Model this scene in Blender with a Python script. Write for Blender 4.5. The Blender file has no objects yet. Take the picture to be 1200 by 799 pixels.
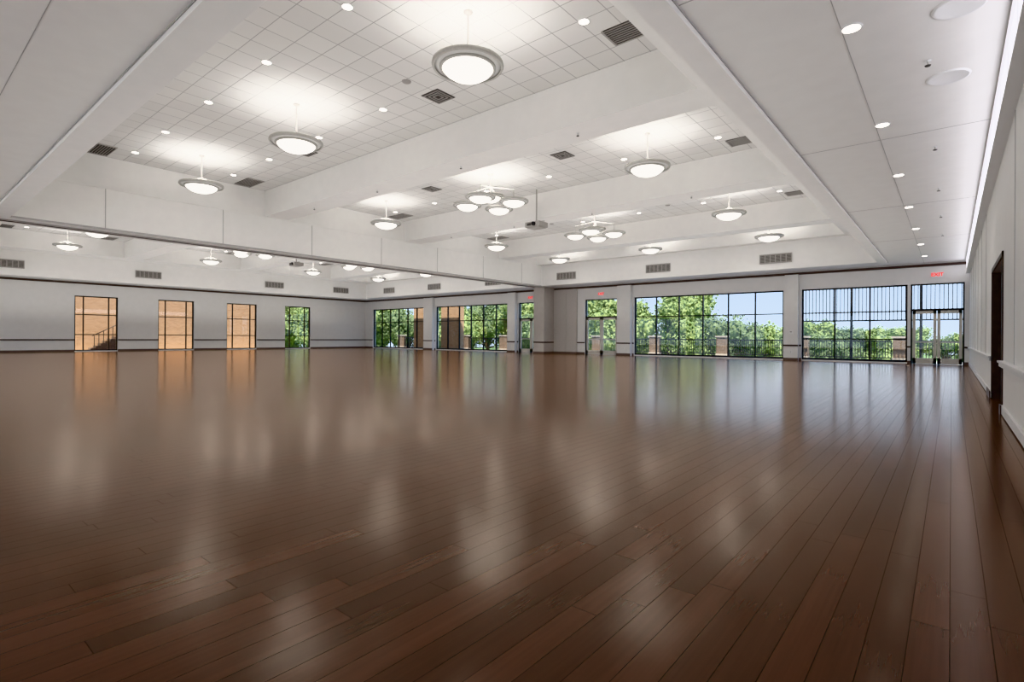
import bpy, math, random
from mathutils import Matrix, Vector
random.seed(7)
S = bpy.context.scene
H = 1.15
ZS, ZB, ZT = 4.715, 6.1, 7.15
XR, XA, XH1, XH2, XB, XL = 0.62, -2.6, -22.0, -23.2, -42.5, -45.0
YN, Y0, YC, YF = -4.0, 2.6, 29.7, 31.4

# ---------------------------------------------------------------- materials
def new_mat(name):
    m = bpy.data.materials.new(name); m.use_nodes = True
    nt = m.node_tree
    return m, nt, nt.nodes['Principled BSDF'], nt.nodes['Material Output']

def mat(name, col, rough=0.5, metal=0.0, noise=0.0, nscale=3.0, bump=0.0, bscale=60):
    m, nt, b, o = new_mat(name)
    b.inputs['Base Color'].default_value = (*col, 1)
    b.inputs['Roughness'].default_value = rough
    b.inputs['Metallic'].default_value = metal
    tc = nt.nodes.new('ShaderNodeTexCoord')
    if noise > 0:
        n = nt.nodes.new('ShaderNodeTexNoise'); n.inputs['Scale'].default_value = nscale
        n.inputs['Detail'].default_value = 4
        r = nt.nodes.new('ShaderNodeValToRGB')
        r.color_ramp.elements[0].position = .3; r.color_ramp.elements[1].position = .7
        r.color_ramp.elements[0].color = (*[c*(1-noise) for c in col], 1)
        r.color_ramp.elements[1].color = (*[min(1, c*(1+noise)) for c in col], 1)
        nt.links.new(tc.outputs['Object'], n.inputs['Vector'])
        nt.links.new(n.outputs['Fac'], r.inputs['Fac'])
        nt.links.new(r.outputs['Color'], b.inputs['Base Color'])
    return m

def emat(name, col, strength):
    m, nt, b, o = new_mat(name)
    b.inputs['Base Color'].default_value = (*col, 1)
    b.inputs['Emission Color'].default_value = (*col, 1)
    b.inputs['Emission Strength'].default_value = strength
    return m

M_wall = mat('wall_paint', (.80, .79, .77), .6, noise=.015)
M_ceil = mat('ceiling_paint', (.86, .85, .83), .7, noise=.015)
M_pil = mat('pilaster_paint', (.52, .49, .46), .6, noise=.03)
M_panel = mat('partition_panel_fabric', (.56, .53, .50), .8, noise=.04, nscale=20)
M_trimd = mat('dark_trim', (.07, .045, .035), .45, noise=.1)
M_base = mat('baseboard_brown', (.16, .12, .10), .5, noise=.08)
M_rail = mat('chair_rail_paint', (.74, .73, .72), .5, noise=.02)
M_seam = mat('panel_seam', (.46, .45, .44), .8, noise=.02)
M_bronze = mat('bronze_frame', (.035, .032, .03), .4, .4, noise=.1)
M_alum = mat('door_frame_greige', (.62, .59, .53), .4, .1, noise=.03)
M_nickel = mat('brushed_nickel', (.56, .55, .52), .35, .45, noise=.05, nscale=30)
M_white = mat('white_metal', (.85, .85, .85), .4, noise=.01)
M_vent = mat('vent_grey', (.40, .38, .36), .6, noise=.04)
M_ventd = mat('vent_dark', (.08, .075, .07), .7, noise=.04)
M_black = mat('black_metal', (.02, .02, .022), .4, .5, noise=.1)
M_dark = mat('dark_wood_door', (.06, .04, .03), .5, noise=.2, nscale=8)
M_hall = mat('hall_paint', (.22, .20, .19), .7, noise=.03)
M_stone = mat('stone_cap', (.36, .31, .25), .8, noise=.1, nscale=8)
M_conc = mat('concrete', (.66, .62, .56), .85, noise=.08, nscale=2)
M_grass = mat('lawn_grass', (.16, .24, .07), .9, noise=.4, nscale=1.2)
M_bark = mat('tree_bark', (.12, .08, .05), .9, noise=.3, nscale=8)
M_bowl = emat('bowl_glass_lit', (1.0, .975, .93), 2.6)
M_dl = emat('downlight_lens', (1.0, .96, .90), 14)
M_strip = emat('linear_light_lens', (.93, .92, 1.0), 2.6)
M_red = emat('exit_red', (.9, .03, .02), 1.2)
M_dish = mat('dish_white', (.85, .85, .83), .4, noise=.01)

def leaf_mat(name, a, b_):
    m, nt, b, o = new_mat(name)
    tc = nt.nodes.new('ShaderNodeTexCoord'); n = nt.nodes.new('ShaderNodeTexNoise')
    n.inputs['Scale'].default_value = 2.2; n.inputs['Detail'].default_value = 6
    r = nt.nodes.new('ShaderNodeValToRGB')
    r.color_ramp.elements[0].position = .35; r.color_ramp.elements[1].position = .65
    r.color_ramp.elements[0].color = (*a, 1); r.color_ramp.elements[1].color = (*b_, 1)
    nt.links.new(tc.outputs['Object'], n.inputs['Vector'])
    nt.links.new(n.outputs['Fac'], r.inputs['Fac']); nt.links.new(r.outputs['Color'], b.inputs['Base Color'])
    b.inputs['Roughness'].default_value = .7
    return m
M_leaf = leaf_mat('leaves_green', (.10, .155, .04), (.31, .37, .13))
M_leaf2 = leaf_mat('leaves_dark', (.06, .095, .035), (.17, .22, .09))

def glass_mat():
    m, nt, b, o = new_mat('window_glass')
    nt.nodes.remove(b)
    t = nt.nodes.new('ShaderNodeBsdfTransparent'); t.inputs[0].default_value = (.97, .975, .97, 1)
    g = nt.nodes.new('ShaderNodeBsdfGlossy'); g.inputs['Roughness'].default_value = 0.02
    mx = nt.nodes.new('ShaderNodeMixShader'); mx.inputs[0].default_value = .06
    nt.links.new(t.outputs[0], mx.inputs[1]); nt.links.new(g.outputs[0], mx.inputs[2])
    nt.links.new(mx.outputs[0], o.inputs[0])
    return m
M_glass = glass_mat()

def brick_mat(name, c1, c2, mo):
    m, nt, b, o = new_mat(name)
    tc = nt.nodes.new('ShaderNodeTexCoord'); sp = nt.nodes.new('ShaderNodeSeparateXYZ')
    ad = nt.nodes.new('ShaderNodeMath'); cb = nt.nodes.new('ShaderNodeCombineXYZ')
    br = nt.nodes.new('ShaderNodeTexBrick')
    nt.links.new(tc.outputs['Object'], sp.inputs[0])
    nt.links.new(sp.outputs[0], ad.inputs[0]); nt.links.new(sp.outputs[1], ad.inputs[1])
    nt.links.new(ad.outputs[0], cb.inputs[0]); nt.links.new(sp.outputs[2], cb.inputs[1])
    nt.links.new(cb.outputs[0], br.inputs['Vector'])
    br.inputs['Scale'].default_value = 1; br.inputs['Brick Width'].default_value = .24
    br.inputs['Row Height'].default_value = .08; br.inputs['Mortar Size'].default_value = .005
    br.inputs['Color1'].default_value = (*c1, 1); br.inputs['Color2'].default_value = (*c2, 1)
    br.inputs['Mortar'].default_value = (*mo, 1)
    nt.links.new(br.outputs['Color'], b.inputs['Base Color']); b.inputs['Roughness'].default_value = .9
    return m
M_brick = brick_mat('tan_brick', (.41, .25, .14), (.33, .195, .105), (.32, .23, .15))
M_brickd = brick_mat('brown_brick', (.18, .12, .08), (.13, .085, .055), (.18, .145, .11))

def tile_mat():
    m, nt, b, o = new_mat('acoustic_tile')
    tc = nt.nodes.new('ShaderNodeTexCoord')
    br = nt.nodes.new('ShaderNodeTexBrick'); br.offset = 0
    nt.links.new(tc.outputs['Object'], br.inputs['Vector'])
    br.inputs['Scale'].default_value = 1; br.inputs['Brick Width'].default_value = .61
    br.inputs['Row Height'].default_value = .61; br.inputs['Mortar Size'].default_value = .009
    br.inputs['Mortar Smooth'].default_value = .2
    br.inputs['Color1'].default_value = (.79, .78, .76, 1); br.inputs['Color2'].default_value = (.74, .73, .71, 1)
    br.inputs['Mortar'].default_value = (.42, .41, .40, 1)
    nt.links.new(br.outputs['Color'], b.inputs['Base Color']); b.inputs['Roughness'].default_value = .85
    return m
M_tile = tile_mat()

def floor_mat():
    m, nt, b, o = new_mat('brown_plank_floor')
    N, L = nt.nodes, nt.links
    PW, PL = .125, 2.1
    tc = N.new('ShaderNodeTexCoord'); sp = N.new('ShaderNodeSeparateXYZ'); L.new(tc.outputs['Object'], sp.inputs[0])
    def mth(op, a, bb=None):
        n = N.new('ShaderNodeMath'); n.operation = op
        for i, v in enumerate((a, bb)):
            if v is None: continue
            if isinstance(v, (int, float)): n.inputs[i].default_value = v
            else: L.new(v, n.inputs[i])
        return n.outputs[0]
    row = mth('FLOOR', mth('DIVIDE', sp.outputs[0], PW))
    wn = N.new('ShaderNodeTexWhiteNoise'); wn.noise_dimensions = '1D'; L.new(row, wn.inputs['W'])
    u = mth('ADD', sp.outputs[1], mth('MULTIPLY', wn.outputs['Value'], 9.0))
    cb = N.new('ShaderNodeCombineXYZ'); L.new(u, cb.inputs[0]); L.new(sp.outputs[0], cb.inputs[1])
    br = N.new('ShaderNodeTexBrick'); br.offset = 0; L.new(cb.outputs[0], br.inputs['Vector'])
    br.inputs['Scale'].default_value = 1; br.inputs['Brick Width'].default_value = PL
    br.inputs['Row Height'].default_value = PW; br.inputs['Mortar Size'].default_value = .0017
    br.inputs['Mortar Smooth'].default_value = .1
    idv = N.new('ShaderNodeCombineXYZ'); L.new(mth('FLOOR', mth('DIVIDE', u, PL)), idv.inputs[0]); L.new(row, idv.inputs[1])
    w2 = N.new('ShaderNodeTexWhiteNoise'); w2.noise_dimensions = '2D'; L.new(idv.outputs[0], w2.inputs['Vector'])
    gv = N.new('ShaderNodeCombineXYZ'); L.new(mth('MULTIPLY', u, .7), gv.inputs[0]); L.new(mth('MULTIPLY', sp.outputs[0], 22), gv.inputs[1])
    L.new(mth('MULTIPLY', w2.outputs['Value'], 50), gv.inputs[2])
    gn = N.new('ShaderNodeTexNoise'); gn.inputs['Scale'].default_value = 1.6; gn.inputs['Detail'].default_value = 5
    gn.inputs['Roughness'].default_value = .6; L.new(gv.outputs[0], gn.inputs['Vector'])
    f = mth('ADD', mth('MULTIPLY', w2.outputs['Value'], .55), mth('MULTIPLY', gn.outputs['Fac'], .45))
    rp = N.new('ShaderNodeValToRGB'); L.new(f, rp.inputs['Fac'])
    e = rp.color_ramp.elements
    e[0].position = .15; e[0].color = (.040, .0165, .0105, 1)
    e[1].position = .85; e[1].color = (.108, .046, .029, 1)
    x = e.new(.5); x.color = (.070, .0285, .018, 1)
    mx = N.new('ShaderNodeMix'); mx.data_type = 'RGBA'
    L.new(br.outputs['Fac'], mx.inputs['Factor']); L.new(rp.outputs['Color'], mx.inputs['A'])
    mx.inputs['B'].default_value = (.018, .009, .006, 1)
    N.remove(b)
    df = N.new('ShaderNodeBsdfDiffuse'); L.new(mx.outputs['Result'], df.inputs['Color'])
    gl = N.new('ShaderNodeBsdfGlossy'); gl.inputs['Color'].default_value = (1.0, .86, .75, 1)
    gl.inputs['Roughness'].default_value = .165
    fr = N.new('ShaderNodeFresnel'); fr.inputs['IOR'].default_value = 1.5
    fac = mth('MULTIPLY', mth('MULTIPLY', fr.outputs[0], .9), mth('SUBTRACT', 1.0, mth('MULTIPLY', br.outputs['Fac'], .5)))
    ms = N.new('ShaderNodeMixShader'); L.new(fac, ms.inputs[0])
    L.new(df.outputs[0], ms.inputs[1]); L.new(gl.outputs[0], ms.inputs[2]); L.new(ms.outputs[0], o.inputs[0])
    return m
M_floor = floor_mat()

# ---------------------------------------------------------------- mesh builder
class MB:
    def __init__(s): s.v, s.f, s.mi, s.mats, s.sm = [], [], [], [], []
    def m(s, mt):
        if mt not in s.mats: s.mats.append(mt)
        return s.mats.index(mt)
    def box(s, x0, x1, y0, y1, z0, z1, mt):
        if x0 > x1: x0, x1 = x1, x0
        if y0 > y1: y0, y1 = y1, y0
        k = len(s.v); i = s.m(mt)
        s.v += [(x0,y0,z0),(x1,y0,z0),(x1,y1,z0),(x0,y1,z0),(x0,y0,z1),(x1,y0,z1),(x1,y1,z1),(x0,y1,z1)]
        for q in ((0,3,2,1),(4,5,6,7),(0,1,5,4),(1,2,6,5),(2,3,7,6),(3,0,4,7)):
            s.f.append([k+a for a in q]); s.mi.append(i); s.sm.append(False)
    def lathe(s, prof, cx, cy, cz, mt, n=32):
        i = s.m(mt); k = len(s.v)
        for r, z in prof:
            for a in range(n):
                t = 2*math.pi*a/n
                s.v.append((cx+r*math.cos(t), cy+r*math.sin(t), cz+z))
        for j in range(len(prof)-1):
            for a in range(n):
                b = (a+1) % n
                s.f.append([k+j*n+a, k+j*n+b, k+(j+1)*n+b, k+(j+1)*n+a]); s.mi.append(i); s.sm.append(True)
    def tube(s, p, q, r0, r1, mt, n=10):
        p, q = Vector(p), Vector(q); d = (q-p).normalized()
        up = Vector((0,0,1)) if abs(d.z) < .95 else Vector((1,0,0))
        a = d.cross(up).normalized(); b = d.cross(a); k = len(s.v); i = s.m(mt)
        for c, r in ((p, r0), (q, r1)):
            for t in range(n):
                w = 2*math.pi*t/n
                s.v.append(tuple(c + a*math.cos(w)*r + b*math.sin(w)*r))
        for t in range(n):
            u = (t+1) % n
            s.f.append([k+t, k+u, k+n+u, k+n+t]); s.mi.append(i); s.sm.append(True)
        s.f.append([k+t for t in range(n)]); s.mi.append(i); s.sm.append(False)
        s.f.append([k+n+t for t in range(n)][::-1]); s.mi.append(i); s.sm.append(False)
    def quad(s, pts, mt):
        k = len(s.v); s.v += [tuple(p) for p in pts]
        s.f.append([k+i for i in range(len(pts))]); s.mi.append(s.m(mt)); s.sm.append(False)
    def mesh(s, name):
        me = bpy.data.meshes.new(name); me.from_pydata(s.v, [], s.f)
        for mt in s.mats: me.materials.append(mt)
        me.polygons.foreach_set('material_index', s.mi); me.polygons.foreach_set('use_smooth', s.sm)
        me.update(); return me
    def obj(s, name, loc=(0,0,0)):
        o = bpy.data.objects.new(name, s.mesh(name)); o.location = loc
        S.collection.objects.link(o); return o
def inst(me, name, loc, rz=0, sc=(1,1,1)):
    o = bpy.data.objects.new(name, me); o.location = loc; o.rotation_euler = (0,0,rz); o.scale = sc
    S.collection.objects.link(o); return o

# ---------------------------------------------------------------- shell
b = MB(); b.box(XL-.3, XR+.3, YN-.3, YF+.3, -.2, 0, M_floor); b.obj('floor')

T = .35
def wall_along_x(name, y0, y1, x0, x1, ops, ztop):
    b = MB(); cur = x0
    for (a, c, za, zb) in sorted(ops):
        b.box(cur, a, y0, y1, 0, ztop, M_wall)
        if za > 0: b.box(a, c, y0, y1, 0, za, M_wall)
        b.box(a, c, y0, y1, zb, ztop, M_wall); cur = c
    b.box(cur, x1, y0, y1, 0, ztop, M_wall); return b.obj(name)
def wall_along_y(name, x0, x1, y0, y1, ops, ztop):
    b = MB(); cur = y0
    for (a, c, za, zb) in sorted(ops):
        b.box(x0, x1, cur, a, 0, ztop, M_wall)
        if za > 0: b.box(x0, x1, a, c, 0, za, M_wall)
        b.box(x0, x1, a, c, zb, ztop, M_wall); cur = c
    b.box(x0, x1, cur, y1, 0, ztop, M_wall); return b.obj(name)

WT = 3.76
far_ops = [(-43.8,-36.1,.06,WT), (-34.7,-26.4,.06,WT), (-25.4,-23.1,0,WT), (-19.5,-17.0,0,WT),
           (-15.8,-7.0,.06,WT), (-6.12,-1.62,.06,WT), (-1.5,.45,0,WT)]
near_fill_ops = [(-44,-36.1,.06,WT), (-35,-26.4,.06,WT), (-25.4,-17.0,.06,WT), (-16,-7.0,.06,WT), (-6.12,.3,.06,WT)]  # unseen openings, added so daylight reaches the soffits from below
wall_along_x('wall_far', YF, YF+T, XL-T, XR+T, far_ops, ZT+.3)
lw = [(c-1.2, c+1.2, .06, WT) for c in (9.8, 14.65, 19.45, 24.3)]
wall_along_y('wall_left', XL-T, XL, YN-T, YF, lw, ZT+.3)
wall_along_y('wall_right', XR, XR+T, YN-T, YF, [(11.3, 14.0, 0, 2.46)], ZT+.3)
wall_along_x('wall_near', YN-T, YN, XL, XR, near_fill_ops, ZT+.3)

XW = XR+T+.01
b = MB()
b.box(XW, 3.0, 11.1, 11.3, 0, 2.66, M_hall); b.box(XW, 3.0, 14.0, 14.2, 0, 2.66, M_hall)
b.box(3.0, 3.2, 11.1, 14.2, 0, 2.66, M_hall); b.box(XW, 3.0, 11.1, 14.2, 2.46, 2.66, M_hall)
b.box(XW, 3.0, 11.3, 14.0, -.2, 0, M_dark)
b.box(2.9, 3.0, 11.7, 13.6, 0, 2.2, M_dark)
b.obj('side_hall')
b = MB()
for (a, c) in ((11.22, 11.3), (14.0, 14.08)): b.box(XR-.02, XR, a, c, 0, 2.54, M_trimd)
b.box(XR-.02, XR, 11.22, 14.08, 2.46, 2.54, M_trimd)
b.box(XR, XR+T, 13.97, 14.0, 0, 2.46, M_dark); b.box(XR, XR+T, 11.3, 11.33, 0, 2.46, M_dark)
b.obj('trim_doorway')

# ceiling
b = MB()
b.box(-41.2, XH2, Y0+.5, YC-.5, ZT, ZT+.25, M_tile); b.box(XH1, -3.9, Y0+.5, YC-.5, ZT, ZT+.25, M_tile)
b.obj('ceiling')
b = MB()
b.box(XA, XR, YN, YF, ZS, ZT+.3, M_ceil)
b.box(XL, XB, YN, YF, ZS, ZT+.3, M_ceil)
b.box(XB, XA, YN, Y0, ZS, ZT+.3, M_ceil)
b.box(XB, XA, YC, YF, ZS, ZT+.3, M_ceil)
for (a, c) in ((XB, -41.2), (-3.9, XA)): b.box(a, c, Y0, YC, ZB, ZT+.3, M_ceil)
for (a, c) in ((-41.2, XH2), (XH1, -3.9)):
    b.box(a, c, Y0, Y0+.5, ZB, ZT+.3, M_ceil); b.box(a, c, YC-.5, YC, ZB, ZT+.3, M_ceil)
b.box(XA, XA+.32, Y0-.42, YC+.3, ZS-.09, ZS, M_ceil)
b.box(XH1, XA, Y0-.42, Y0, ZS-.09, ZS, M_ceil)
b.box(XL+2.18, XH2, Y0-.42, Y0, ZS-.09, ZS, M_ceil)
b.box(XB-.32, XB, Y0-.42, YC+.3, ZS-.09, ZS, M_ceil)
b.box(XA+.32, XA+.332, Y0-.42, YC+.3, ZS-.02, ZS, M_seam)
b.box(XH1, XA, Y0-.432, Y0-.42, ZS-.02, ZS, M_seam)
b.box(-1.0, -.992, YN, YF, ZS-.004, ZS, M_seam)
for y in (5.5, 11.5, 17.5, 23.5): b.box(XA+.32, XR, y, y+.010, ZS-.004, ZS, M_seam)
b.box(XH1, XA, 1.2, 1.208, ZS-.004, ZS, M_seam)
b.obj('ceiling_soffit')
for (a, c) in ((10.4, 11.4), (17.7, 18.7), (25.2, 26.1)):
    b = MB(); b.box(XH1, -3.9, a, c, ZB, ZT+.01, M_ceil); b.obj('ceiling_beam')
    b = MB(); b.box(-41.2, XH2, a, c, ZB, ZT+.01, M_ceil); b.obj('ceiling_beam')
b = MB()
b.box(XH2, XH1, Y0-.42, YC, ZS-.02, ZT+.25, M_ceil)
y = 5.0
while y < YC:
    b.box(XH1, XH1+.012, y, y+.02, ZS-.02, ZB, M_seam); y += 3.75
b.box(XH1, XH1+.03, Y0, YC, ZB-.03, ZB+.04, M_ceil)
b.box(XH1, XH1+.02, Y0-.4, YC, ZS-.02, ZS+.03, M_seam)
b.box(-22.75, -22.45, Y0-.4, YC, ZS-.05, ZS-.02, M_vent)
b.box(-22.62, -22.58, Y0-.4, YC, ZS-.07, ZS-.05, M_trimd)
b.obj('partition_header_beam')

def runs(x0, x1, ops):
    out = []; cur = x0
    for (a, c, *_ ) in sorted(ops):
        if a > cur+.05: out.append((cur, a))
        cur = c
    if x1 > cur+.05: out.append((cur, x1))
    return out
b = MB(); b.box(XL, XR, YF-.06, YF, ZS-.17, ZS-.05, M_trimd); b.obj('trim_crown_far')
b = MB(); b.box(XL, XL+.06, YN, YF-.06, ZS-.17, ZS-.05, M_trimd); b.obj('trim_crown_left')
b = MB(); 
for (a, c) in runs(XL, XR, far_ops): b.box(a, c, YF-.03, YF, 0, .14, M_base)
b.obj('baseboard_far')
b = MB()
for (a, c) in runs(YN, YF, lw): b.box(XL, XL+.03, a, c, 0, .14, M_base)
b.obj('baseboard_left')
b = MB()
for (a, c) in runs(YN, YF, [(11.3, 14.0)]): b.box(XR-.03, XR, a, c, .02, .14, M_rail); b.box(XR-.02, XR, a, c, 0, .02, M_base)
for (a, c) in ((11.0, 11.3), (14.0, 15.2)): b.box(XR-.045, XR-.03, a, c, 0, .15, M_trimd)
b.obj('baseboard_right')
b = MB()
for (a, c) in runs(YN, YF, lw): b.box(XL, XL+.04, a, c, .76, .84, M_trimd)
b.obj('trim_chair_rail_left')
b = MB()
for (a, c) in runs(XL, XR, far_ops): b.box(a, c, YF-.04, YF, .76, .84, M_trimd)
b.obj('trim_chair_rail_far')
b = MB()
for (a, c) in runs(YN, YF, [(11.3, 14.0)]):
    b.box(XR-.05, XR, a, c, .74, .80, M_rail); b.box(XR-.07, XR, a, c, .80, .83, M_rail)
b.obj('trim_chair_rail_right')
b = MB()
y = 2.0
while y < 31:
    if not 11.2 < y < 14.2: b.box(XR-.006, XR, y, y+.012, .83, ZS-.62, M_seam)
    y += 2.44
b.obj('trim_wall_reveals_right')

for (a, c) in ((-36.1,-34.7), (-26.4,-25.4), (-17.0,-15.8), (-7.0,-6.12)):
    b = MB(); b.box(a+.12, c-.12, YF-.28, YF, 0, ZS-.17, M_wall)
    b.box(a+.10, c-.10, YF-.31, YF-.28, 0, .14, M_base)
    b.box(a+.10, c-.10, YF-.31, YF-.28, .76, .84, M_trimd)
    b.obj('trim_pilaster')
b = MB()
b.box(-22.95, -22.05, YF-1.3, YF-.0, 0, ZS-.02, M_pil)
b.box(-22.04, -21.0, YF-.12, YF, .14, ZS-.17, M_panel)
b.box(-20.98, -20.1, YF-.12, YF, .14, ZS-.17, M_panel)
b.box(-22.02, -20.1, YF-.14, YF, 0, .14, M_base)
b.box(-22.97, -22.03, YF-1.32, YF, 0, .14, M_base)
b.box(-22.97, -22.03, YF-1.32, YF, .76, .84, M_trimd)
b.obj('partition_pocket_column')

# ---------------------------------------------------------------- windows
wn_i = 0
def window_x(a, c, z0, z1, vs, hs, y=YF+.12):
    global wn_i; wn_i += 1
    b = MB(); w = .07
    b.box(a, a+w, y, y+.12, z0, z1, M_bronze); b.box(c-w, c, y, y+.12, z0, z1, M_bronze)
    b.box(a, c, y, y+.12, z1-w, z1, M_bronze); b.box(a, c, y, y+.12, z0, z0+w+.03, M_bronze)
    for v in vs: b.box(v-.035, v+.035, y+.005, y+.115, z0, z1, M_bronze)
    for h in hs: b.box(a, c, y+.01, y+.11, h-.03, h+.03, M_bronze)
    b.quad([(a,y+.06,z0),(c,y+.06,z0),(c,y+.06,z1),(a,y+.06,z1)], M_glass)
    return b.obj('window_%d' % wn_i)
def window_y(a, c, z0, z1, vs, hs, x=XL-.24):
    global wn_i; wn_i += 1
    b = MB(); w = .07
    b.box(x, x+.12, a, a+w, z0, z1, M_bronze); b.box(x, x+.12, c-w, c, z0, z1, M_bronze)
    b.box(x, x+.12, a, c, z1-w, z1, M_bronze); b.box(x, x+.12, a, c, z0, z0+w, M_bronze)
    for v in vs: b.box(x+.005, x+.115, v-.03, v+.03, z0, z1, M_bronze)
    for h in hs: b.box(x+.01, x+.11, a, c, h-.03, h+.03, M_bronze)
    b.quad([(x+.06,a,z0),(x+.06,c,z0),(x+.06,c,z1),(x+.06,a,z1)], M_glass)
    return b.obj('window_%d' % wn_i)
for (a, c, z0, z1) in lw:
    window_y(a, c, z0, z1, [a+.5, c-.5], [1.15, 2.5])
def div(a, c, n): return [a+(c-a)*i/n for i in range(1, n)]
window_x(-43.8, -36.1, .06, WT, div(-43.8, -36.1, 6), [2.5])
window_x(-34.7, -26.4, .06, WT, div(-34.7, -26.4, 6), [2.5])
window_x(-15.8, -7.0, .06, WT, div(-15.8, -7.0, 6), [2.5])
window_x(-6.12, -1.62, .06, WT, div(-6.12, -1.62, 3), [1.15, 2.5])
for (a, c, z0, z1) in near_fill_ops: window_x(a, c, z0, z1, div(a, c, 6), [2.5], y=YN-.24)  # near windows are added for light, out of view

dn = 0
def double_door(a, c, ydo=YF+.1):
    global dn; dn += 1
    b = MB(); y0, y1 = ydo, ydo+.12; zt = 2.5
    fr = M_bronze
    b.box(a, a+.06, y0, y1, 0, WT, fr); b.box(c-.06, c, y0, y1, 0, WT, fr)
    b.box(a, c, y0, y1, WT-.06, WT, fr); b.box(a, c, y0, y1, zt, zt+.09, fr)
    b.quad([(a,y0+.06,zt),(c,y0+.06,zt),(c,y0+.06,WT),(a,y0+.06,WT)], M_glass)
    mid = (a+c)/2
    for (p, q, hx) in ((a+.07, mid-.01, mid-.09), (mid+.01, c-.07, mid+.09)):
        st = .12
        b.box(p, p+st, y0+.02, y0+.08, .01, zt, M_alum); b.box(q-st, q, y0+.02, y0+.08, .01, zt, M_alum)
        b.box(p, q, y0+.02, y0+.08, .01, .28, M_alum); b.box(p, q, y0+.02, y0+.08, zt-.14, zt, M_alum)
        b.quad([(p+st,y0+.05,.28),(q-st,y0+.05,.28),(q-st,y0+.05,zt-.14),(p+st,y0+.05,zt-.14)], M_glass)
        b.box(p+.06, q-.06, y0-.05, y0-.015, 1.0, 1.06, M_nickel)
        b.box(p+.06, p+.12, y0-.03, y0+.03, .98, 1.08, M_nickel); b.box(q-.12, q-.06, y0-.03, y0+.03, .98, 1.08, M_nickel)
    b.obj('door_%d' % dn)
double_door(-1.5, .45); double_door(-19.5, -17.0); double_door(-25.4, -23.1)

def exit_sign(x, y, z):
    b = MB(); b.box(-.21, .21, 0, .05, -.13, .13, M_white)
    o = b.obj('exit_sign', (x, y-.05, z))
    cu = bpy.data.curves.new('exit_letters', 'FONT'); cu.body = 'EXIT'; cu.size = .22; cu.align_x = 'CENTER'; cu.align_y = 'CENTER'
    cu.extrude = .004; cu.offset = .004; cu.materials.append(M_red)
    t = bpy.data.objects.new('exit_letters', cu); S.collection.objects.link(t)
    t.parent = o; t.location = (0, -.004, 0); t.rotation_euler = (math.pi/2, 0, 0)
    return o
exit_sign(-.52, YF, 4.15); exit_sign(-18.2, YF, 4.1); exit_sign(-24.2, YF, 4.1)

# ---------------------------------------------------------------- grilles
def grille_far(x, z):
    b = MB(); w, h = 1.5, .48
    b.box(-w/2, w/2, 0, .03, -h/2, h/2, M_ventd)
    b.box(-w/2, w/2, -.02, 0, h/2-.04, h/2, M_vent); b.box(-w/2, w/2, -.02, 0, -h/2, -h/2+.04, M_vent)
    for i in range(-3, 4): b.box(i*w/6-.02, i*w/6+.02, -.02, 0, -h/2, h/2, M_vent)
    for i in range(1, 8): b.box(-w/2, w/2, -.015, 0, -h/2+i*.06-.012, -h/2+i*.06+.012, M_vent)
    b.obj('air_vent', (x, YC-.03, z))
for x in (-7.0, -13.4, -19.9, -26.5, -33, -39): grille_far(x, 5.28)
for y in (5.0, 12.1, 20.9, 27.0):
    b = MB(); w, h = 1.5, .48
    b.box(-.03, 0, -w/2, w/2, -h/2, h/2, M_ventd)
    b.box(0, .02, -w/2, w/2, h/2-.04, h/2, M_vent); b.box(0, .02, -w/2, w/2, -h/2, -h/2+.04, M_vent)
    for i in range(-3, 4): b.box(0, .02, i*w/6-.02, i*w/6+.02, -h/2, h/2, M_vent)
    for i in range(1, 8): b.box(0, .015, -w/2, w/2, -h/2+i*.06-.012, -h/2+i*.06+.012, M_vent)
    b.obj('air_vent', (XB+.03, y, 5.28))
b = MB()
b.box(-.6, .6, -.3, .3, -.012, 0, M_ventd)
for i in range(9): b.box(-.6, .6, -.28+i*.07, -.265+i*.07, -.03, -.012, M_vent)
for s_ in (-1, 1): b.box(s_*.6-.02, s_*.6+.02, -.3, .3, -.035, 0, M_vent)
vm = b.mesh('ceiling_air_grille')
for x in (-4.7, -21.2, -24.1, -40.3):
    for y in (4.7, 9.4, 12.4, 16.8, 19.8, 24.2, 27.2): inst(vm, 'ceiling_air_grille', (x, y, ZT))
b = MB()
b.box(-.3, .3, -.3, .3, -.01, 0, M_ventd)
for k in (.26, .18, .10):
    b.box(-k, k, -k, -k+.02, -.03, -.01, M_vent); b.box(-k, k, k-.02, k, -.03, -.01, M_vent)
    b.box(-k, -k+.02, -k, k, -.03, -.01, M_vent); b.box(k-.02, k, -k, k, -.03, -.01, M_vent)
dm = b.mesh('ceiling_diffuser')
for x in (-9.9, -16.3, -28.5, -35):
    for y in (9.0, 14.5, 21.9, 26.8): inst(dm, 'ceiling_diffuser', (x, y, ZT))

# ---------------------------------------------------------------- lamps
UP_W = 44
def bowl_parts(b, cx, cy, cz, R):
    k = R/.62
    dome = [(.001, -.21), (.10, -.205), (.20, -.185), (.30, -.15), (.39, -.09), (.45, -.02)]
    b.lathe([(r*k, z*k) for r, z in dome], cx, cy, cz, M_bowl, 36)
    b.lathe([(r*k, z*k) for r, z in [(.44,-.035),(.48,-.04),(.49,-.01),(.48,.025),(.44,.02),(.44,-.035)]], cx, cy, cz, M_nickel, 36)
    b.lathe([(r*k, z*k) for r, z in [(.485,.0),(.58,.03),(.58,.04),(.485,.012)]], cx, cy, cz, M_dish, 36)
    b.lathe([(r*k, z*k) for r, z in [(.575,.0),(.605,-.005),(.625,.03),(.615,.07),(.595,.08),(.575,.05),(.575,.0)]], cx, cy, cz, M_nickel, 36)
    b.lathe([(r*k, z*k) for r, z in [(.001,-.05),(.30,-.04),(.44,.0)]], cx, cy, cz, M_dish, 24)
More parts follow.
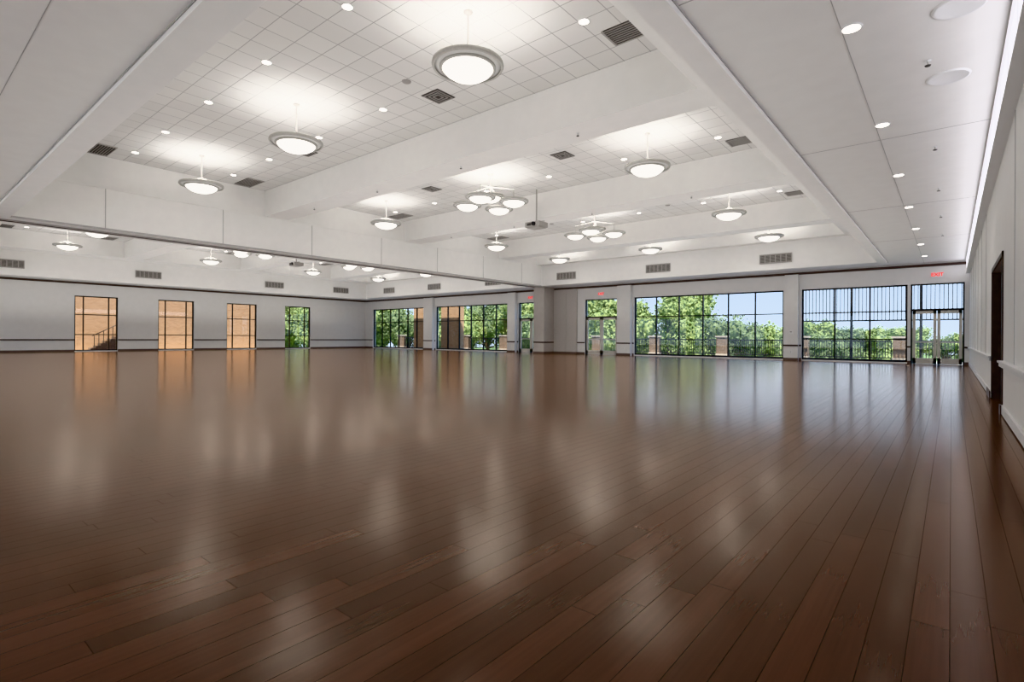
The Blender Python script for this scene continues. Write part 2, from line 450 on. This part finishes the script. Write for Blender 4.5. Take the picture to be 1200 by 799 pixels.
def stems(b, ox, oy, R, zc, ztop):
    b.tube((ox, oy, zc-.05), (ox, oy, ztop), .02, .02, M_vent)
    b.lathe([(.001,.0),(.05,.0),(.055,.02),(.055,.1),(.03,.13),(.001,.13)], ox, oy, zc+.18, M_nickel, 16)
    for a in range(3):
        t = a*2.094+.5
        b.tube((ox, oy, zc+.28), (ox+R*.93*math.cos(t), oy+R*.93*math.sin(t), zc+.05), .008, .008, M_nickel, 6)
ZP = H+4.97
b = MB(); bowl_parts(b, 0, 0, 0, .66); stems(b, 0, 0, .66, 0, ZT-ZP)
b.lathe([(.001,-.05),(.05,-.05),(.085,-.02),(.085,0)], 0, 0, ZT-ZP, M_vent, 20)
pm = b.mesh('pendant_light')
upl = bpy.data.lights.new('uplight', 'AREA'); upl.shape = 'DISK'; upl.size = .8; upl.energy = UP_W; upl.color = (1, .98, .95)
def uplight(par, loc):
    l = bpy.data.objects.new('uplight', upl); S.collection.objects.link(l)
    l.parent = par; l.location = loc; l.rotation_euler = (math.pi, 0, 0)
ys = (7.0, 14.5, 21.9, 28.0)
for y in ys:
    for x in (-6.9, -13.1, -19.3, -25.9, -32.1, -38.3):
        if x in (-13.1, -32.1) and y in (14.5, 21.9): continue
        o = inst(pm, 'pendant_light', (x, y, ZP)); uplight(o, (0,0,.1))
b = MB()
pos = [(0,0,.16)] + [(.92*math.cos(a), .92*math.sin(a), -.08) for a in (.35, .35+math.pi/2, .35+math.pi, .35+1.5*math.pi)]
for (x, y, z) in pos:
    bowl_parts(b, x, y, z, .54)
    b.tube((x, y, z), (x, y, .38), .014, .014, M_nickel)
    if x or y: b.tube((0, 0, .55), (x, y, .38), .014, .014, M_nickel)
b.tube((0,0,.1), (0,0,ZT-ZP), .022, .022, M_vent)
b.lathe([(.001,-.05),(.08,-.05),(.12,-.02),(.12,0)], 0, 0, ZT-ZP, M_nickel, 20)
cm = b.mesh('chandelier')
upc = bpy.data.lights.new('uplight', 'AREA'); upc.shape = 'DISK'; upc.size = .7; upc.energy = UP_W*1.5; upc.color = (1, .98, .95)
for x in (-13.1, -32.1):
    for y in (14.5, 21.9):
        o = inst(cm, 'chandelier', (x, y, ZP))
        l = bpy.data.objects.new('uplight', upc); S.collection.objects.link(l)
        l.parent = o; l.location = (0,0,.24); l.rotation_euler = (math.pi, 0, 0)

b = MB()
b.lathe([(.09,-.012),(.105,-.014),(.115,0)], 0, 0, 0, M_white, 24)
b.lathe([(.001,-.008),(.09,-.008)], 0, 0, 0, M_dl, 24)
dlm = b.mesh('downlight')
spot = bpy.data.lights.new('downlight_beam', 'SPOT'); spot.energy = 280; spot.spot_size = math.radians(120); spot.spot_blend = .8
spot.shadow_soft_size = .15; spot.color = (1, .95, .89)
spot2 = bpy.data.lights.new('soffit_downlight_beam', 'SPOT'); spot2.energy = 90; spot2.spot_size = math.radians(120); spot2.spot_blend = .8
spot2.shadow_soft_size = .1; spot2.color = (1, .95, .89)
def downl(x, y, z, sp=None):
    o = inst(dlm, 'downlight', (x, y, z))
    if sp:
        l = bpy.data.objects.new('downlight_beam', sp); S.collection.objects.link(l); l.parent = o; l.location = (0,0,-.03)
for i, x in enumerate((-5.4, -8.5, -11.6, -14.75, -17.9, -20.7, -24.7, -27.5, -30.6, -33.7, -36.8, -39.9)):
    for j, y in enumerate((5.5, 8.6, 13.0, 16.1, 20.4, 23.5, 27.0)):
        downl(x, y, ZT, spot if (i % 3 == 1 and j % 2 == 0) else None)
for j, y in enumerate((3.6, 7.15, 10.7, 14.2, 17.8, 21.4, 25, 28.6)): downl(-.9, y, ZS, spot2 if j % 2 else None)
for x in (-6, -10, -14, -18, -26, -30, -34, -38): downl(x, .6, ZS)
b = MB()
b.lathe([(.001,-.012),(.20,-.012),(.215,-.02),(.235,-.012),(.24,0)], 0, 0, 0, M_white, 32)  # large white disc stands in for a patch of lamp glare on the soffit
sm = b.mesh('glare_and_speaker_disc')
for (x, y) in ((0.05, 7.4), (-.05, 9.3)): inst(sm, 'glare_and_speaker_disc', (x, y, ZS))
b = MB()
b.lathe([(.001,-.02),(.10,-.02),(.11,0)], 0, 0, 0, M_vent, 20)
s2 = b.mesh('ceiling_speaker_small')
for x in (-9.9, -16.3, -28.5, -35):
    for y in (8.0, 13.4, 22.9): inst(s2, 'glare_and_speaker_disc', (x, y, ZT))
b = MB()
b.tube((0,0,-.001), (0,0,-.05), .010, .010, M_nickel, 8); b.lathe([(.001,-.07),(.03,-.07),(.035,-.06),(.001,-.055)], 0,0,0, M_ventd, 12)
b.lathe([(.001,-.008),(.035,-.008),(.04,-.001)], 0,0,0, M_white, 12)
spm = b.mesh('fire_sprinkler')
for y in (4.5, 8.6, 12.5, 16, 19.5, 23): inst(spm, 'fire_sprinkler', (-.25, y, ZS-.002))
for x in (-7, -11, -15, -19):
    for y in (10.9, 18.2): inst(spm, 'fire_sprinkler', (x, y, ZB-.002))
def linear_y(x0, x1, y0, y1, name):
    b = MB()
    b.box(x0, x1, y0, y1, ZS-.62, ZS-.58, M_white); b.box(x0, x1, y0, y1, ZS-.08, ZS-.04, M_white)
    b.box(x0+.03, x1, y0, y1, ZS-.58, ZS-.08, M_strip)
    y = y0
    while y < y1: b.box(x0+.02, x1, y-.008, y+.008, ZS-.58, ZS-.08, M_white); y += 1.2
    b.obj(name)
linear_y(XR-.15, XR, -3.5, 31.0, 'linear_wall_light')
for x in (-13.0, -32.1):
    b = MB()
    b.tube((0,0,.2), (0,0,ZT-5.6), .03, .03, M_vent); b.box(-.35,.35,-.3,.3,0,.2,M_vent)
    b.box(-.3,.3,-.25,.25,-.03,0,M_vent); b.tube((.1,-.3,.1),(.1,-.38,.1),.08,.08,M_black,16)
    b.box(-.4,.4,-.02,.02,.2,.24,M_nickel); b.box(-.25,-.05,-.31,-.3,.05,.15,M_ventd)
    b.obj('ceiling_projector', (x, 17.2, 5.6))
b = MB(); b.box(-.04,.04,-.012,0,-.06,.06,M_white); b.box(-.015,.015,-.016,-.012,-.04,-.01,M_vent); b.box(-.015,.015,-.016,-.012,.01,.04,M_vent)
wo = b.mesh('wall_outlet')
for x in (-16.4, -6.56, -25.9): inst(wo, 'wall_outlet', (x, YF-.28, .45))
b = MB(); b.box(-.09,.09,-.03,0,-.07,.07,M_white); b.box(-.05,.05,-.034,-.03,-.01,.045,M_vent); inst(b.mesh('thermostat'), 'thermostat', (-6.56, YF-.28, 1.5))

# broad soft up-facing fill lights, added without any fixture, one per room
for (cx, wx, pw) in ((-11.5, 19, 1020), (-34.0, 19, 1000)):
    al = bpy.data.lights.new('hall_fill_light', 'AREA'); al.shape = 'RECTANGLE'; al.size = wx; al.size_y = 26; al.energy = pw; al.color = (1, .98, .955)
    ao = bpy.data.objects.new('hall_fill_light', al); S.collection.objects.link(ao)
    ao.location = (cx, 15.5, 1.9); ao.rotation_euler = (math.pi, 0, 0)

# ---------------------------------------------------------------- outside (upper floor over a garden)
GZ = -4.5
b = MB(); b.box(-200, 120, YF+6, 260, GZ-.2, GZ, M_grass); b.box(-200, -51, -60, YF+6, GZ-.2, GZ, M_grass); b.obj('lawn_ground')
b = MB(); b.box(-46, 8, YF+T, 37, -.35, -.03, M_conc); b.box(-50, XL-T, -6, 30, -.35, -.03, M_conc)
b.box(-50, 12, -34, YN-T, -.35, -.03, M_conc); b.obj('terrace_ground')  # unseen near slab, added to bounce sun up through the near openings
b = MB(); b.box(-50.4, -50, -12, 24.2, GZ, 7.5, M_brick); b.box(-50.5, -49.9, -12, 24.3, 7.5, 7.7, M_stone); b.obj('brick_building')
# stepped wall and rail; its dark shape stands in for a stair wall's shadow
b = MB()
n = 8
for i in range(n):
    y0_ = 10.3+i*.28
    b.box(-49.6, -48.6, y0_, y0_+.28, -.03, .17*(i+1), M_brickd)
    b.box(-48.62, -48.55, y0_+.12, y0_+.15, .17*(i+1), .17*(i+1)+.9, M_black)
b.box(-49.6, -48.6, 10.3+n*.28, 13.2, -.03, .17*n, M_brickd)
b.tube((-48.58, 10.3, 1.05), (-48.58, 10.3+n*.28, 1.05+.17*n-.1), .025, .025, M_black, 8)
b.obj('stair_and_shadow_wall')
def pier(x, y, w, h, name='brick_pier', mt=M_brickd):
    b = MB(); b.box(-w/2,w/2,-.3,.3,0,h,mt); b.box(-w/2-.06,w/2+.06,-.36,.36,h,h+.1,M_stone)
    b.box(-w/2-.04,w/2+.04,-.34,.34,0,.15,M_stone); b.obj(name, (x,y,-.03))
px = [-2.2-4.8*i for i in range(10)] + [2.6, 7.4]
px.sort()
for x in px: pier(x, 36.3, .6, 1.25)
for a, c in zip(px[:-1], px[1:]):
    b = MB(); a += .37; c -= .37
    b.box(a, c, 36.26, 36.34, 1.01, 1.09, M_black); b.box(a, c, 36.28, 36.32, .08, .14, M_black)
    b.box(a, a+.04, 36.28, 36.32, -.03, 1.05, M_black); b.box(c-.04, c, 36.28, 36.32, -.03, 1.05, M_black)
    x = a+.13
    while x < c-.05: b.box(x-.017, x+.017, 36.283, 36.317, .1, 1.05, M_black); x += .13
    b.obj('terrace_railing')
pier(-35.6, 34.3, 2.4, 6.5, 'brick_column', M_brick); pier(-40.0, 34.3, 1.5, 6.5, 'brick_column', M_brick)
b = MB()
for x in (-7.2, -4.2, -1.2, 1.8): b.box(x-.06, x+.06, 34.0, 34.12, -.03, 4.6, M_black)
for z in (2.15, 4.4): b.box(-7.2, 1.8, 34.02, 34.1, z-.04, z+.04, M_black)
x = -7.1
while x < 1.8: b.box(x-.02, x+.02, 34.04, 34.08, 2.15, 4.4, M_black); x += .17
b.obj('metal_bar_screen')

def make_tree(name, seed, leafm, h=8.0, spread=3.0):
    R = random.Random(seed); b = MB()
    b.tube((0,0,0), (.1,.05,h*.35), .22, .16, M_bark, 12); b.tube((.1,.05,h*.35), (0,.1,h*.7), .16, .07, M_bark, 10)
    blobs = []
    for i in range(15):
        a = R.uniform(0, 6.28); rr = spread*math.sqrt(R.random())*.78; z = h*R.uniform(.38, .9)
        if z > h*.75: rr *= .6
        c = Vector((rr*math.cos(a), rr*math.sin(a), z)); blobs.append((c, R.uniform(.26, .42)*spread))
        b.tube((.05,.05,h*.34), c, .08, .02, M_bark, 6)
    for c, r in blobs:
        prof = [(max(.001, r*.66*math.sin(math.pi*j/6)), -r*.66*math.cos(math.pi*j/6)) for j in range(7)]
        b.lathe(prof, c.x, c.y, c.z, leafm, 10)
        for k in range(420):
            d = Vector((R.gauss(0,1), R.gauss(0,1), R.gauss(0,1))).normalized()
            p = c + d*r*R.uniform(.66, 1.12)
            u = Vector((R.gauss(0,1), R.gauss(0,1), R.gauss(0,1))).normalized(); w = u.cross(d)
            if w.length < .1: continue
            w.normalize(); s_ = R.uniform(.08, .17)
            b.quad([p-u*s_, p-w*s_*.6, p+u*s_, p+w*s_*.6], leafm)
    return b.mesh(name)
tm = [make_tree('oak_tree', 1, M_leaf), make_tree('oak_tree_b', 2, M_leaf2, 7.5, 3.2), make_tree('oak_tree_c', 3, M_leaf, 6.8, 2.8)]
TP = [(-55,33,0,1.35),(-60,40,0,1.5),(-55,44,1,1.3),(-49,46,0,1.35),(-65,33,2,1.6),(-44,43,2,1.3),(-39,48,0,1.3),(-34,44,1,1.15),(-29,49,0,1.3),
      (-25,44,2,1.2),(-30,58,2,1.5),(-19.8,46,0,1.15),(-24,62,0,1.5),(-40,60,0,1.6),(-52,57,1,1.6),(-68,50,0,1.6),
      (-16.2,50,1,1.12),(-13.5,53,2,1.02),(-9,58,1,.85),(-5,62,2,.9),(-12,70,0,1.0)]
for (x, y, k, s_) in TP: inst(tm[k], 'oak_tree', (x, y, GZ), random.uniform(0,6), (s_, s_, s_))
for i in range(34):
    x = -85+i*4.4+random.uniform(-1,1); y = 105+random.uniform(-8,8); s_ = random.uniform(.85,1.15)
    inst(tm[i%3], 'oak_tree', (x, y, GZ), random.uniform(0,6), (s_*1.5, s_*1.5, s_))

# ---------------------------------------------------------------- world, sun, camera
w = bpy.data.worlds.new('World'); S.world = w; w.use_nodes = True
nt = w.node_tree; bg = nt.nodes['Background']
tc = nt.nodes.new('ShaderNodeTexCoord'); sp = nt.nodes.new('ShaderNodeSeparateXYZ'); rp = nt.nodes.new('ShaderNodeValToRGB')
nt.links.new(tc.outputs['Generated'], sp.inputs[0]); nt.links.new(sp.outputs[2], rp.inputs[0]); nt.links.new(rp.outputs[0], bg.inputs[0])
rp.color_ramp.elements[0].position = 0; rp.color_ramp.elements[0].color = (.66, .81, 1, 1)
rp.color_ramp.elements[1].position = .35; rp.color_ramp.elements[1].color = (.22, .44, .85, 1)
bg.inputs[1].default_value = 2.2
sl = bpy.data.lights.new('sun', 'SUN'); sl.energy = 11.0; sl.angle = .01; sl.color = (1, .95, .86)
so = bpy.data.objects.new('sun', sl); S.collection.objects.link(so)
so.rotation_euler = Vector((.4056, -.4056, .819)).to_track_quat('Z', 'Y').to_euler()

cam = bpy.data.cameras.new('camera'); co = bpy.data.objects.new('camera', cam); S.collection.objects.link(co)
cam.sensor_width = 36; cam.lens = 18.645; cam.shift_y = -.0038; cam.clip_start = .05; cam.clip_end = 500
co.matrix_world = Matrix.Translation((0,0,H)) @ Matrix.Rotation(math.radians(39.65),4,'Z') @ Matrix.Rotation(math.pi/2,4,'X') @ Matrix.Rotation(math.radians(.34),4,'Z')
S.camera = co
try: S.view_settings.view_transform = 'Khronos PBR Neutral'
except Exception as e: S.view_settings.view_transform = 'Standard'
